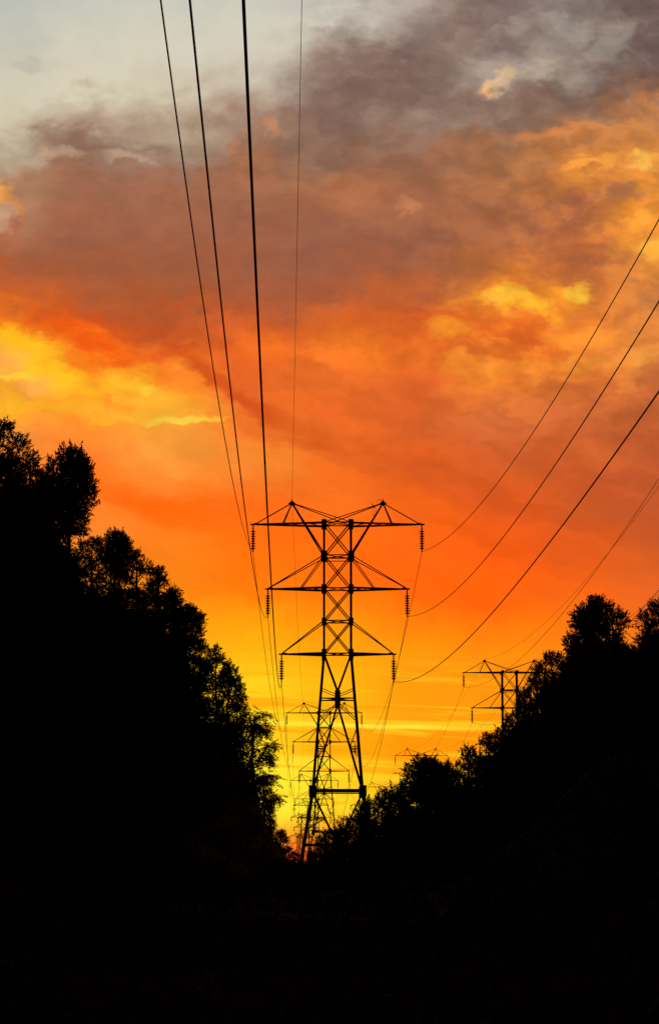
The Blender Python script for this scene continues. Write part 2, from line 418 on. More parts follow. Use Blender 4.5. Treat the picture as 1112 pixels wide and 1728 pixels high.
variants('shrub', [(8, 3.6, 1.7, .3, 420, 32, .12, 'shrub', LEAF[0]), (9, 3.2, 1.8, .2, 430, 32, .12, 'shrub', LEAF[1])])
R_ = random.Random(7)
CTRL = []     # terrain control points (x, y, z)
SPEC = []
def tree(px, py, rpx, d, kind, label, cat='tree', group=None, v=None, name=None, hs=1.0):
    tm, cm, H, R = KIND[kind][(v if v is not None else R_.randrange(9)) % len(KIND[kind])]
    top = at(px, py, d); s = max(.35, rpx * d / F / R)
    CTRL.append((top.x, d, top.z - H * s * hs)); SPEC.append((top, s, hs, kind, tm, cm, H, label, cat, group, name, R_.uniform(0, 6.28)))
def plant_all():
    for idx, (top, s, hs, kind, tm, cm, H, label, cat, group, name, rz) in enumerate(SPEC):
        gz = ground(top.x, top.y); need = top.z - gz
        if idx >= NSKY and need < (1.2 if kind == 'shrub' else 3.5): continue
        k = max(.55, min(1.7, need / (H * s)))
        base = Vector((top.x, top.y, top.z - H * s * k))
        r = empty(name or {'slender': 'leafy_tree', 'broad': 'round_tree', 'ball': 'round_tree', 'birch': 'birch_tree', 'shrub': 'shrub'}[kind], base, rz)
        link('trunk', tm, r); link('crown', cm, r); r.scale = (s, s, s * k)
        tag(r, label, cat, group); PLANTED.append((*base, top.z))
PLANTED = []
GL = 'trees along the left edge of the cutting'; GR = 'trees on the right hill'
# skyline trees, left side: px, top row, crown radius px, distance
for a in [
 (4, 708, 46, 158, 'slender', 'tallest tree on the left skyline, cut by the picture edge', 0, 1),
 (44, 762, 40, 163, 'slender', 'dense dark tree between the tallest left tree and the round-headed one', 1, 1),
 (82, 790, 36, 166, 'slender', 'lower tree tucked against the left side of the round-headed tree', 2, 1),
 (121, 752, 46, 170, 'ball', 'round-headed tree bulging out over the left slope, sky showing through its leaves', 0, 1),
 (122, 872, 28, 172, 'slender', 'small feathery tree under the overhang of the round-headed tree', 1, 1),
 (158, 906, 22, 185, 'slender', 'sparse low tree in the dip right of the round-headed tree', 0, 1),
 (196, 894, 34, 190, 'ball', 'loose rounded treetop beyond the dip on the left skyline', 2, 1),
 (236, 928, 32, 200, 'slender', 'upper stepped treetop below the loose rounded one', 1, 1),
 (266, 956, 32, 208, 'slender', 'second stepped treetop down the left slope', 0, 1),
 (288, 990, 30, 215, 'slender', 'third stepped treetop halfway down the left slope', 2, 1),
 (318, 1020, 32, 226, 'ball', 'wide-armed tree with orange gaps halfway down the left slope', 1, 1),
 (338, 1078, 22, 238, 'slender', 'thin pointed tree below the wide-armed one', 0, 1),
 (366, 1088, 24, 252, 'slender', 'upright tree with pointed tips in the lower left slope', 1, 1),
 (388, 1116, 24, 268, 'slender', 'narrow treetop left of the hanging insulators, above the birch', 2, 1),
 (400, 1160, 20, 285, 'slender', 'small tree directly above the drooping birch', 0, 1),
 (438, 1202, 41, 330, 'birch', 'drooping birch glowing red at its edge beside the wires', 0, 1),
 (410, 1298, 24, 345, 'birch', 'inner birch below the drooping one', 1, 1),
 (447, 1308, 18, 420, 'birch', 'narrow birch at the foot of the left slope', 1, 1),
 (455, 1352, 14, 430, 'birch', 'slim lower birch hugging the foot of the left slope', 0, 1),
 (474, 1400, 19, 600, 'broad', 'small spreading tree at the mouth of the cutting', 1, .7),
 (486, 1428, 12, 640, 'slender', 'tiny tree right of the small spreading tree', 1, .8),
 (500, 1438, 12, 700, 'broad', 'little dome of leaves in the centre of the cutting end', 0, .6),
 ]:
    tree(a[0], a[1], a[2], a[3], a[4], a[5], group=GL, v=a[6], hs=a[7])
for a in [
 (1112, 1012, 44, 118, 'slender', 'tree on the right picture edge above the hill', 0),
 (1094, 1046, 24, 124, 'slender', 'smaller tree beside the right picture edge', 1),
 (1002, 1007, 49, 130, 'ball', 'big round tree crowning the right hill', 1),
 (962, 1068, 28, 134, 'slender', 'ragged tree clinging to the left of the big round hilltop tree', 2),
 (1040, 1062, 24, 130, 'slender', 'tree filling the right shoulder of the big round hilltop tree', 1),
 (928, 1100, 26, 140, 'slender', 'feathery tree in front of the hidden arms of the half-hidden pylon', 0),
 (900, 1124, 28, 146, 'slender', 'loose tree overlapping the half-hidden pylon', 1),
 (884, 1165, 24, 150, 'slender', 'short tree at the foot of the half-hidden pylon', 2),
 (862, 1205, 20, 152, 'slender', 'low tree where the half-hidden pylon meets the hill', 1),
 (822, 1236, 24, 168, 'slender', 'faint reddish bushy tree below the half-hidden pylon', 0),
 (846, 1226, 22, 160, 'slender', 'dark tree right of the reddish bushy one', 2),
 (790, 1258, 24, 172, 'slender', 'tree right of the dip beside the round loose-leaved tree', 2),
 (718, 1276, 42, 230, 'ball', 'round loose-leaved tree in front of the far pylon arm', 0),
 (754, 1284, 20, 228, 'broad', 'small tree joined to the right of the round loose-leaved tree', 1),
 (684, 1318, 18, 215, 'slender', 'low tree left of the round loose-leaved tree', 1),
 ]:
    tree(a[0], a[1], a[2], a[3], a[4], a[5], group=GR, v=a[6])
GS = 'shrubs on the right bank'
for a in [(664, 1324, 26, 165, 'leafy shrub between the tall pylon and the round loose-leaved tree'), (640, 1332, 24, 152, 'shrub just right of the crossbar of the tall pylon'),
 (619, 1344, 24, 148, 'shrub covering the right leg of the tall pylon'), (602, 1362, 24, 147, 'shrub below the crossbar end of the tall pylon'),
 (584, 1379, 24, 146, 'shrub left of the one covering the right pylon leg'), (562, 1394, 24, 146, 'shrub in the middle between the legs of the tall pylon'),
 (545, 1402, 20, 146, 'lowest shrub beside the left leg of the tall pylon'), (700, 1318, 30, 160, 'shrub at the foot of the round loose-leaved tree'),
 (735, 1314, 32, 160, 'shrub right of the foot of the round loose-leaved tree'), (768, 1296, 30, 158, 'shrub filling the dip on the right skyline'), (532, 1432, 16, 148, 'small shrub at the left foot of the tall pylon')]:
    tree(a[0], a[1], a[2] * 1.22, a[3], 'shrub', a[4], 'shrub', group=GS)

NTREE0 = len(CTRL)
NSKY = len(SPEC)
# skyline curves and the depth of the trees on them, for the trees inside the dark mass
SL = [(0, 712, 158), (90, 770, 166), (150, 800, 175), (165, 905, 186), (215, 905, 192), (270, 965, 208), (320, 1030, 226), (350, 1085, 245), (400, 1150, 285), (430, 1250, 335), (455, 1320, 410), (480, 1420, 600)]
SR = [(545, 1400, 146), (620, 1350, 148), (665, 1325, 160), (720, 1300, 200), (765, 1296, 165), (800, 1262, 170), (850, 1230, 158), (885, 1160, 150), (930, 1105, 140), (960, 1070, 134), (1003, 1015, 130), (1060, 1050, 128), (1112, 1015, 118)]
def curve_at(S, px):
    for (a, b) in zip(S, S[1:]):
        if a[0] <= px <= b[0]:
            t = (px - a[0]) / (b[0] - a[0]); return a[1] + t * (b[1] - a[1]), a[2] + t * (b[2] - a[2])
    return S[-1][1:]
for row_i, (dy, fd, n) in enumerate([(62, .97, 17), (135, .93, 16), (230, .88, 14), (350, .82, 11), (480, .72, 8), (90, .8, 14), (180, .7, 12), (300, .6, 10), (420, .5, 9)]):
    for k in range(n):
        px = -10 + 470 * (k + R_.uniform(.1, .9)) / n; y, d = curve_at(SL, max(0, px)); y2 = y + dy + R_.uniform(-12, 22)
        if y2 > 1420 or (dy < 125 and 85 < px < 185) or (dy < 70 and 405 < px): continue
        tree(px, y2, R_.uniform(34, 46) * 190 / d, d * fd, 'slender' if k % 3 else 'broad', 'dark leafy tree lost in the black mass of the left slope', group='trees inside the black left slope', hs=.85)
for row_i, (dy, fd, n) in enumerate([(48, .97, 12), (110, .92, 12), (190, .86, 9), (280, .8, 7), (60, .8, 10), (170, .7, 8)]):
    for k in range(n):
        px = 740 + 390 * (k + R_.uniform(.1, .9)) / n; y, d = curve_at(SR, min(px, 1112)); y2 = y + dy + R_.uniform(-8, 18)
        if y2 > 1420: continue
        tree(px, y2, R_.uniform(38, 52) * 140 / d, d * fd, 'slender' if k % 3 else 'broad', 'dark leafy tree lost in the black mass of the right hill', group='trees inside the black right hill', hs=.8)
for k in range(16):
    px = 560 + 400 * (k + R_.uniform(0, 1)) / 16; y, d = curve_at(SR, px)
    tree(px, min(1415, y + 45 + R_.uniform(-5, 40)), R_.uniform(36, 46), min(d, 150) * .93, 'shrub', 'dark shrub lost in the black bank under the right skyline', 'shrub', group='shrubs inside the black bank')

NTREE = len(CTRL)
# ------------------------------------------------------------------ terrain: a cutting between two wooded banks
def line_x(y): return .0 + y * -.0066 + 1.5            # the axis of the left row of pylons
def prof(pts, y):
    return float(np.interp(y, [p[0] for p in pts], [p[1] for p in pts]))
FLOOR = [(-400, 0), (-60, -1.2), (0, -1.7), (60, -1.75), (157, -1.15), (357, -1.2), (566, -4.4), (826, -5), (1047, -5), (1377, -10), (1600, -13), (6000, -16)]
# distance, x of the crest trees, ground height there
LB = sorted([(c[1], c[0], c[2]) for c in CTRL[:NSKY] if c[0] < line_x(c[1]) - 4 and c[1] < 480 and c[2] > 1.5])
RB = sorted([(c[1], c[0], c[2]) for c in CTRL[:NSKY] if c[0] > 1.5 and c[1] < 260 and c[2] > -1.5])
def smooth_pts(B, ys_, f):
    out = []
    for y in ys_:
        w = np.array([math.exp(-((b[0] - y) / 6.0) ** 2) + 1e-9 for b in B]); v = np.array([f(b) for b in B]); out.append((y, float((w * v).sum() / w.sum())))
    return out
yl = list(range(115, 440, 8)); yr = list(range(85, 235, 6))
LX = smooth_pts(LB, yl, lambda b: b[1]); LZ = smooth_pts(LB, yl, lambda b: b[2]); RX = smooth_pts(RB, yr, lambda b: b[1]); RZ = smooth_pts(RB, yr, lambda b: b[2])
LX = [(-60, -20), (60, -20), (100, -21)] + [q_ for q_ in LX if q_[0] > 145] + [(600, -12), (700, -14), (1400, -40)]; LZ = [(-60, 1), (60, 1.5), (100, 4), (130, 9)] + [q_ for q_ in LZ if q_[0] > 145] + [(520, 2), (600, -2), (700, -4.5), (1400, -10)]
RX = [(-60, 12), (60, 12)] + RX + [(292, 16), (511, 18), (800, 25), (1400, 60)]; RZ = [(-60, 1), (50, 1)] + RZ + [(292, -.8), (511, -1.5), (766, -4.6), (985, -3), (1400, -10)]
def ground(x, y):
    z0 = prof(FLOOR, y); xc = line_x(y)
    if x < xc: xe = xc - 3.5; X = prof(LX, y); Zt = prof(LZ, y)
    else: xe = xc + .8; X = prof(RX, y); Zt = prof(RZ, y)
    t = (x - xe) / (X - xe) if abs(X - xe) > .5 else 0
    if t <= 0: z = z0
    elif t <= 1: z = z0 + (Zt - z0) * (t * t * (1.6 - .6 * t))
    else:
        far = abs(x - X); z = Zt + 3 * (1 - math.exp(-far / 60)) * (1 if y < 500 else max(0, 1 - (y - 500) / 300))
    return z + .25 * sin(x * .31 + y * .17) * sin(y * .23 - x * .11) - .1
def axis(segs):
    out = []
    for a, b, st in segs: out += list(np.arange(a, b, st))
    return out
xs = axis([(-2400, -600, 200), (-600, -120, 40), (-120, -50, 8), (-50, 50, 1.5), (50, 120, 8), (120, 600, 40), (600, 2401, 200)])
ys = axis([(-400, -60, 40), (-60, 60, 6), (60, 300, 3), (300, 800, 8), (800, 1600, 40), (1600, 6001, 200)])
rng = np.random.default_rng(3)
gv = [(float(x), float(y), ground(x, y)) for y in ys for x in xs]
gf = []; nx = len(xs)
for j in range(len(ys) - 1):
    for i in range(nx - 1): a = j * nx + i; gf.append((a, a + 1, a + nx + 1, a + nx))
me = bpy.data.meshes.new('ground'); me.from_pydata(gv, [], gf); me.materials.append(SOIL); me.polygons.foreach_set('use_smooth', [True] * len(gf)); me.update()
g = link('ground', me); g['kind'] = 'structure'
plant_all()
# undergrowth: knee to head-high leaf mass nobody could count
rng = np.random.default_rng(11)
cc = []
def patch(n, x0, x1, y0, y1, h):
    X = rng.uniform(x0, x1, n); Y = rng.uniform(y0, y1, n)
    for x, y in zip(X, Y):
        if abs(x - BASE['T1'].x) < 2 and abs(y - 157) < 4: continue
        z = ground(x, y); k = 34; hh = h * rng.uniform(.4, 1)
        cc.append(np.array([x, y, z]) + np.stack([rng.normal(scale=.55, size=k), rng.normal(scale=.55, size=k), rng.uniform(-.1, hh, size=k)], 1))
patch(1100, -36, -9, 110, 300, 2.6); patch(600, 3, 30, 90, 230, 2.2); patch(400, -9, 3, 60, 260, .8); patch(400, -30, -9, 300, 620, 2.4); patch(900, -9, 9, 8, 60, .45); patch(450, -22, -5, 40, 115, 1.6); patch(300, 4, 20, 50, 100, 1.6)
for (x0, y0, z0, zt) in PLANTED:      # saplings and bramble round the foot of every tree
    if x0 > 6.5 or x0 < -7:
        n_ = 11 if y0 < 450 else 5
        for _ in range(n_):
            x = x0 + rng.normal() * 1.5; y = y0 + rng.normal() * 1.5; z = min(ground(x, y), z0 + .5); k = 46; hh = min(min(2.5, z0 - z) + rng.uniform(1.0, 3.6), (zt - z) * .6) if x0 < 0 else rng.uniform(.7, 1.8)
            cc.append(np.array([x, y, z]) + np.stack([rng.normal(scale=.6, size=k), rng.normal(scale=.6, size=k), rng.uniform(0, max(.6, hh), size=k)], 1))
cc = np.concatenate(cc); v = leaves_np(rng, cc, np.tile([[0, 0, 1.]], (len(cc), 1)), .3)
u = link('undergrowth', leafmesh('undergrowth', v, LEAF[1])); u['kind'] = 'stuff'; u['label'] = 'black tangled undergrowth covering the slopes and the cutting floor'; u['category'] = 'undergrowth'
# far woods closing the horizon
cc = []
for k in range(900):
    x = rng.uniform(-260, 330); y = rng.uniform(1480, 1560); z = -13; h = 13 + 1.6 * sin(x * .11) + 1.2 * sin(x * .037 + 1) + rng.normal() * .9
    m_ = 55; cc.append(np.array([x, y, z]) + np.stack([rng.normal(scale=1.7, size=m_), rng.normal(scale=1.7, size=m_), h * rng.uniform(0, 1, size=m_) ** .6], 1))
cc = np.concatenate(cc); v = leaves_np(rng, cc, np.tile([[0, 0, 1.]], (len(cc), 1)), 1.3)
u = link('far_woods', leafmesh('far_woods', v, LEAF[1])); u['kind'] = 'stuff'; u['label'] = 'low distant woods closing the end of the cutting'; u['category'] = 'woods'

# ------------------------------------------------------------------ world: sunset sky
W = bpy.data.worlds.new('World'); C.world = W; W.use_nodes = True
NT = W.node_tree; N = NT.nodes; L = NT.links
for n in list(N): N.remove(n)
def lin(c): c = c / 255; return c / 12.92 if c <= .04045 else ((c + .055) / 1.055) ** 2.4
def math_(op, a, b=None, c=None, clamp=False):
    n = N.new('ShaderNodeMath'); n.operation = op; n.use_clamp = clamp
    for i, x in enumerate((a, b, c)):
        if x is None: continue
        if isinstance(x, (int, float)): n.inputs[i].default_value = x
        else: L.new(x, n.inputs[i])
    return n.outputs[0]
def mix(f, a, b, mode='MIX'):
    n = N.new('ShaderNodeMix'); n.data_type = 'RGBA'; n.blend_type = mode; n.clamp_result = False
    for i, x in ((0, f), (6, a), (7, b)):
        if isinstance(x, (int, float)): n.inputs[i].default_value = x
        elif isinstance(x, tuple): n.inputs[i].default_value = (*[lin(k) for k in x], 1)
        else: L.new(x, n.inputs[i])
    return n.outputs[2]
def comb(x, y, z):
    n = N.new('ShaderNodeCombineXYZ')
    for i, q_ in enumerate((x, y, z)):
        if isinstance(q_, (int, float)): n.inputs[i].default_value = q_
        else: L.new(q_, n.inputs[i])
    return n.outputs[0]
def noise(vec, scale, detail=6, rough=.55, dist=0):
    n = N.new('ShaderNodeTexNoise'); n.inputs['Scale'].default_value = scale; n.inputs['Detail'].default_value = detail
    n.inputs['Roughness'].default_value = rough; n.inputs['Distortion'].default_value = dist; L.new(vec, n.inputs['Vector']); return n
tc = N.new('ShaderNodeTexCoord'); sep = N.new('ShaderNodeSeparateXYZ'); L.new(tc.outputs['Generated'], sep.inputs[0])
dx_, dy_, dz_ = sep.outputs
yy = math_('MAXIMUM', dy_, .12)
# angular sky coordinates in units of "hundreds": 1 unit = 100/3900 rad; U from the view's middle, V up from the horizon
U0 = math_('MULTIPLY', math_('DIVIDE', dx_, yy), 39.0)
V0 = math_('MULTIPLY', math_('DIVIDE', dz_, yy), 39.0)
# vec for noise (stretched sideways, finer towards the horizon like foreshortened cloud layers)
Pn = comb(math_('MULTIPLY', U0, .75), V0, 0.0)
wa = noise(Pn, .6, 5, .55); wb = noise(comb(math_('MULTIPLY', U0, .7), math_('MULTIPLY', V0, 1.15), 0.), 1.45, 8, .57, .1); wc = noise(comb(math_('MULTIPLY', U0, .8), V0, 4.), 3.6, 6, .56)
sa = N.new('ShaderNodeSeparateColor'); L.new(wa.outputs['Color'], sa.inputs[0]); sb = N.new('ShaderNodeSeparateColor'); L.new(wb.outputs['Color'], sb.inputs[0]); sc = N.new('ShaderNodeSeparateColor'); L.new(wc.outputs['Color'], sc.inputs[0])
c_ = lambda o: math_('SUBTRACT', o, .5)
# warp is strong high up and dies towards the calm band over the horizon
amp = math_('MULTIPLY_ADD', V0, .10, .12, clamp=False); amp = math_('MINIMUM', math_('MAXIMUM', amp, .1), 1.3)
def warp(o0, k):
    d_ = math_('ADD', math_('MULTIPLY', c_(sa.outputs[k]), .7), math_('ADD', math_('MULTIPLY', c_(sb.outputs[k]), 1.25), math_('MULTIPLY', c_(sc.outputs[k]), .5)))
    return math_('MULTIPLY_ADD', amp, d_, o0)
U = warp(U0, 0)
V = warp(V0, 1)
def vy(py): return tan(PITCH + atan((864 - py) / F)) * 39.0
def ux(px, py=864): p_ = at(px, py, 1.0); return p_.x * 39.0
XSC = [0, 140, 280, 420, 560, 700, 840, 980, 1112]
GRID = [
(0, [(188,191,182),(196,197,186),(202,201,188),(203,201,188),(200,196,184),(172,160,150),(124,106,100),(134,120,112),(98,82,80)]),
(50, [(194,194,180),(204,202,186),(210,206,188),(211,207,188),(203,195,180),(160,140,130),(122,100,95),(144,130,120),(104,87,82)]),
(100, [(202,199,179),(212,207,186),(214,208,187),(206,198,178),(158,136,124),(120,96,90),(172,156,142),(150,134,124),(118,98,92)]),
(150, [(211,204,180),(216,208,184),(208,197,172),(192,176,155),(132,105,95),(122,97,89),(146,124,112),(116,93,82),(122,92,80)]),
(200, [(208,196,168),(184,160,138),(182,160,136),(164,134,115),(134,103,90),(142,115,100),(132,103,87),(150,108,82),(188,122,74)]),
(250, [(186,160,132),(152,115,97),(160,127,106),(156,106,82),(142,98,78),(148,102,82),(166,104,68),(196,122,62),(222,138,60)]),
(300, [(176,122,92),(158,104,80),(160,103,78),(166,102,72),(172,104,70),(162,98,70),(174,104,66),(204,124,56),(228,144,56)]),
(350, [(176,122,90),(160,95,70),(160,97,70),(160,95,70),(164,97,68),(168,99,68),(168,97,63),(168,98,64),(236,142,48)]),
(400, [(172,100,70),(160,90,64),(160,91,65),(159,91,66),(154,91,67),(155,90,66),(178,99,60),(178,100,60),(232,146,56)]),
(450, [(176,86,50),(165,87,56),(164,87,56),(164,87,58),(156,87,62),(165,87,56),(196,104,48),(190,104,55),(214,128,60)]),
(500, [(204,90,36),(180,84,45),(174,84,46),(170,84,52),(170,85,51),(196,93,46),(232,124,40),(226,126,44),(204,126,66)]),
(550, [(245,120,22),(214,85,27),(190,82,38),(214,96,40),(226,104,38),(212,94,38),(228,104,34),(238,128,42),(222,128,56)]),
(600, [(250,158,34),(246,112,20),(222,90,28),(238,106,34),(246,120,38),(232,104,34),(232,112,38),(238,132,46),(212,122,60)]),
(650, [(250,166,46),(250,142,30),(246,134,32),(226,97,36),(232,108,38),(212,94,38),(236,128,46),(222,114,52),(200,106,54)]),
(700, [(251,168,38),(250,146,38),(251,166,48),(240,112,38),(228,100,35),(204,90,37),(212,108,54),(208,104,52),(196,96,50)]),
(750, [(252,148,58),(251,130,46),(252,156,58),(250,138,46),(238,108,36),(210,90,33),(204,95,46),(204,95,44),(196,91,46)]),
(800, [(254,130,44),(255,110,24),(253,142,50),(252,126,38),(250,114,32),(232,95,28),(205,86,34),(200,86,37),(200,90,46)]),
(850, [(254,140,48),(255,122,32),(255,102,10),(255,106,18),(254,114,28),(244,100,24),(228,86,24),(202,86,36),(196,86,45)]),
(900, [(254,140,48),(254,142,48),(255,124,27),(255,105,13),(255,105,13),(254,100,16),(243,91,18),(224,90,30),(206,90,42)]),
(950, [(254,140,40),(254,140,40),(255,134,22),(255,111,8),(255,108,8),(255,96,13),(253,91,13),(240,95,24),(220,95,36)]),
(1000, [(254,150,30),(254,150,30),(255,136,15),(255,126,8),(255,116,8),(255,104,8),(254,103,8),(248,100,20),(230,100,36)]),
(1050, [(255,175,25),(255,175,25),(255,162,17),(255,158,10),(255,144,8),(255,128,8),(254,120,8),(250,118,16),(238,110,30)]),
(1100, [(255,195,20),(255,195,20),(255,182,18),(255,178,13),(255,162,9),(255,150,10),(254,140,11),(248,132,18),(240,125,25)]),
(1150, [(255,215,30),(255,215,30),(255,208,26),(255,207,25),(255,182,16),(255,152,11),(254,144,11),(248,138,15),(245,140,20)]),
(1205, [(255,228,40),(255,228,40),(255,220,34),(255,216,32),(255,186,18),(255,158,12),(254,148,11),(250,142,15),(248,145,20)]),
(1260, [(255,225,40),(255,225,40),(255,225,40),(255,220,35),(255,168,12),(255,148,9),(255,146,9),(250,140,12),(245,135,18)]),
(1310, [(255,238,50),(255,238,50),(255,238,50),(255,238,48),(255,208,28),(255,172,17),(255,162,14),(250,152,16),(245,150,20)]),
(1360, [(255,238,50),(255,238,50),(255,240,52),(255,244,56),(255,218,38),(255,205,30),(255,190,20),(250,170,18),(245,160,20)]),
(1405, [(252,160,36),(252,160,36),(253,165,36),(255,172,36),(255,165,30),(255,170,25),(255,180,20),(250,160,18),(245,150,20)]),
(1440, [(236,84,34),(236,84,34),(240,86,34),(244,90,36),(246,94,34),(250,130,28),(250,140,22),(245,130,20),(240,120,25)]),
]
VT = vy(0) * 1.02
pos = math_('DIVIDE', V, VT, clamp=True)
cols = []
for ci in range(9):
    r = N.new('ShaderNodeValToRGB'); L.new(pos, r.inputs[0]); cr = r.color_ramp; cr.interpolation = 'EASE' if False else 'LINEAR'
    rows = sorted([(vy(y) / VT, [min(255, c_i * ((.98, 1.045, 1.06)[i_] if 225 < y < 520 and ci < 7 else 1.0)) for i_, c_i in enumerate(cs[ci])]) for y, cs in GRID])
    while len(cr.elements) > 1: cr.elements.remove(cr.elements[0])
    cr.elements[0].position = max(0, rows[0][0]); cr.elements[0].color = (*[lin(k) for k in rows[0][1]], 1)
    for p_, c in rows[1:]:
        e = cr.elements.new(min(1, p_)); e.color = (*[lin(k) for k in c], 1)
    cols.append(r.outputs[0])
def sstep(x, a, b):
    n = N.new('ShaderNodeMapRange'); n.interpolation_type = 'SMOOTHSTEP'; n.clamp = True
    L.new(x, n.inputs[0]); n.inputs[1].default_value = a; n.inputs[2].default_value = b; n.inputs[3].default_value = 0; n.inputs[4].default_value = 1
    return n.outputs[0]
col = cols[0]
for ci in range(1, 9): col = mix(sstep(U, ux(XSC[ci - 1]), ux(XSC[ci])), col, cols[ci])
# individual cloud lights and shadows: (px, py, half width, half height, tilt deg, colour, strength, softness)
Uw = math_('ADD', math_('MULTIPLY', U, .6), math_('MULTIPLY', U0, .4)); Vw = math_('ADD', math_('MULTIPLY', V, .6), math_('MULTIPLY', V0, .4))
UVw = comb(Uw, Vw, 1.0); RAG = math_('MULTIPLY', c_(sb.outputs[2]), 1.5)
def dot(v, c):
    n = N.new('ShaderNodeVectorMath'); n.operation = 'DOT_PRODUCT'; L.new(v, n.inputs[0]); n.inputs[1].default_value = c; return n.outputs['Value']
def blob(col, px, py, a, b, tilt, rgb, k, edge=.7):
    cu, cv = ux(px, py), vy(py); ct, st_ = cos(radians(tilt)), sin(radians(tilt)); a /= 100; b /= 100
    p1 = dot(UVw, (ct / a, st_ / a, -(cu * ct + cv * st_) / a)); p2 = dot(UVw, (-st_ / b, ct / b, (cu * st_ - cv * ct) / b))
    ln = math_('SQRT', math_('MULTIPLY_ADD', p1, p1, math_('MULTIPLY', p2, p2)))
    n = N.new('ShaderNodeMapRange'); n.interpolation_type = 'SMOOTHSTEP'; n.clamp = True
    L.new(math_('ADD', ln, RAG), n.inputs[0]); n.inputs[1].default_value = 1 - edge; n.inputs[2].default_value = 1 + edge * .6; n.inputs[3].default_value = k; n.inputs[4].default_value = 0
    return mix(n.outputs[0], col, rgb)
BL = [
 (120, 242, 75, 26, 0, (140,100,84), .7), (95, 270, 60, 12, 0, (205,180,150), .35), (215, 262, 45, 10, 0, (205,178,150), .45), (240,215,60,14,10,(165,138,116),.4),
 (6, 322, 26, 26, 0, (248,176,70), .75), (22, 345, 14, 30, 20, (225,140,70), .6), (4, 372, 16, 30, 0, (214,178,146), .5), (40,105,40,12,-10,(180,174,158),.5),(90,175,60,8,6,(196,182,160),.5),
 (455, 217, 26, 12, 0, (200,134,90), .6), (388, 255, 20, 12, 0, (190,122,84), .5), (836, 130, 34, 16, 45, (240,196,146), .8), (824,143,12,8,40,(255,180,110),.8), (686, 352, 16, 11, -20, (214,140,90), .45), (606,330,60,22,-8,(190,115,76),.5),
 (610, 120, 110, 60, -15, (134,105,93), .55), (760, 60, 80, 70, 30, (134,108,97), .6), (905, 170, 110, 34, 5, (134,103,87), .5), (1090, 95, 55, 40, 0, (112,86,78), .35), (1080,20,70,30,0,(116,94,88),.55), (1035,72,26,50,-15,(184,172,156),.5),
 (895,118,60,22,8,(188,172,150),.5), (740,205,70,26,0,(156,136,122),.42), (640, 55,80,34,15,(168,154,142),.4),(960,40,50,18,-20,(165,155,145),.5),
 (990, 272, 62, 10, 14, (252,166,66), .75), (1092, 266, 36, 12, 5, (255,192,84), .8), (1085,302,28,14,0,(248,150,56),.5), (920, 225, 60, 14, 0, (225,135,70), .5), (1020,215,60,12,5,(225,140,70),.5), (1050,330,60,14,0,(160,105,75),.6),
 (1085, 372, 36, 15, 30, (254,170,60), .75), (1100, 410, 30, 18, 0, (255,184,64), .75), (1060,395,40,16,10,(250,150,50),.6), (895,425,40,16,-45,(215,120,60),.6), (870,385,28,20,-40,(200,118,66),.5),
 (880, 515, 68, 17, -16, (255,180,44), 1.0), (955, 490, 45, 24, 8, (255,160,40), .8), (972, 487, 26, 15, 10, (255,192,58), .95), (850,505,36,12,0,(255,190,60),.6), (1010,520,60,18,0,(210,110,50),.4),
 (768, 562, 44, 20, 0, (254,146,42), .95), (800, 624, 70, 17, -4, (255,148,46), .65), (885, 622, 50, 14, 0, (255,146,48), .5), (880, 568, 100, 18, -12, (220,98,32), .8), (1010,565,80,20,0,(252,152,48),.6),(1000, 605, 80, 14, 0, (250,152,56), .5),(1085,590,40,14,0,(245,160,60),.6),
 (700, 600, 30, 24, -30, (246,124,44), .5), (600, 590, 60, 30, -12, (252,130,36), .5), (430,585,50,34,0,(252,118,32),.5), (740,480,60,30,0,(170,88,56),.4),
 (30, 578, 75, 22, -22, (255,192,28), .9), (80, 628, 90, 26, -28, (255,194,32), .85), (10, 610, 40, 30, 0, (232,160,84), .5), (60, 650, 30, 20, 0, (232,158,84), .55), (40,690,90,14,4,(255,184,36),.7), (20,632,40,9,0,(255,205,50),.7),
 (215, 640, 52, 28, 10, (255,190,40), .85), (255, 670, 50, 26, -25, (255,190,50), .7), (250,655,14,10,0,(255,220,60),.5), (150, 582, 95, 26, -32, (238,88,14), .85), (300,640,30,40,-20,(250,136,40),.5),
 (295, 708, 62, 8, 2, (255,218,74), .9), (340, 706, 40, 5, 0, (255,205,60), .7), (230,700,60,12,0,(255,190,50),.6), (130,690,80,14,-6,(255,175,40),.5), 
 (350, 632, 140, 15, -36, (206,78,26), .8), (455, 700, 110, 16, -26, (216,82,24), .6), (250, 850, 110, 26, -16, (255,96,8), .7), (330,885,90,22,-20,(255,100,6),.5), (640, 760, 120, 20, -12, (225,92,28), .4), (430, 780, 80, 20, -10, (252,142,48), .5), (540,775,60,10,-8,(254,132,44),.5),
 (540, 765, 130, 15, -22, (212,82,28), .55), (478, 1345, 75, 50, 0, (255,238,52), .7), (520, 1290, 60, 16, 0, (255,240,60), .5),
 (760, 820, 160, 30, -18, (206,84,32), .5), (800, 1000, 120, 46, 0, (255,92,8), .6), (620,960,110,34,-6,(255,98,8),.5),
 ]
for b_ in BL: col = blob(col, *b_[:7], **({'edge': b_[7]} if len(b_) > 7 else {}))
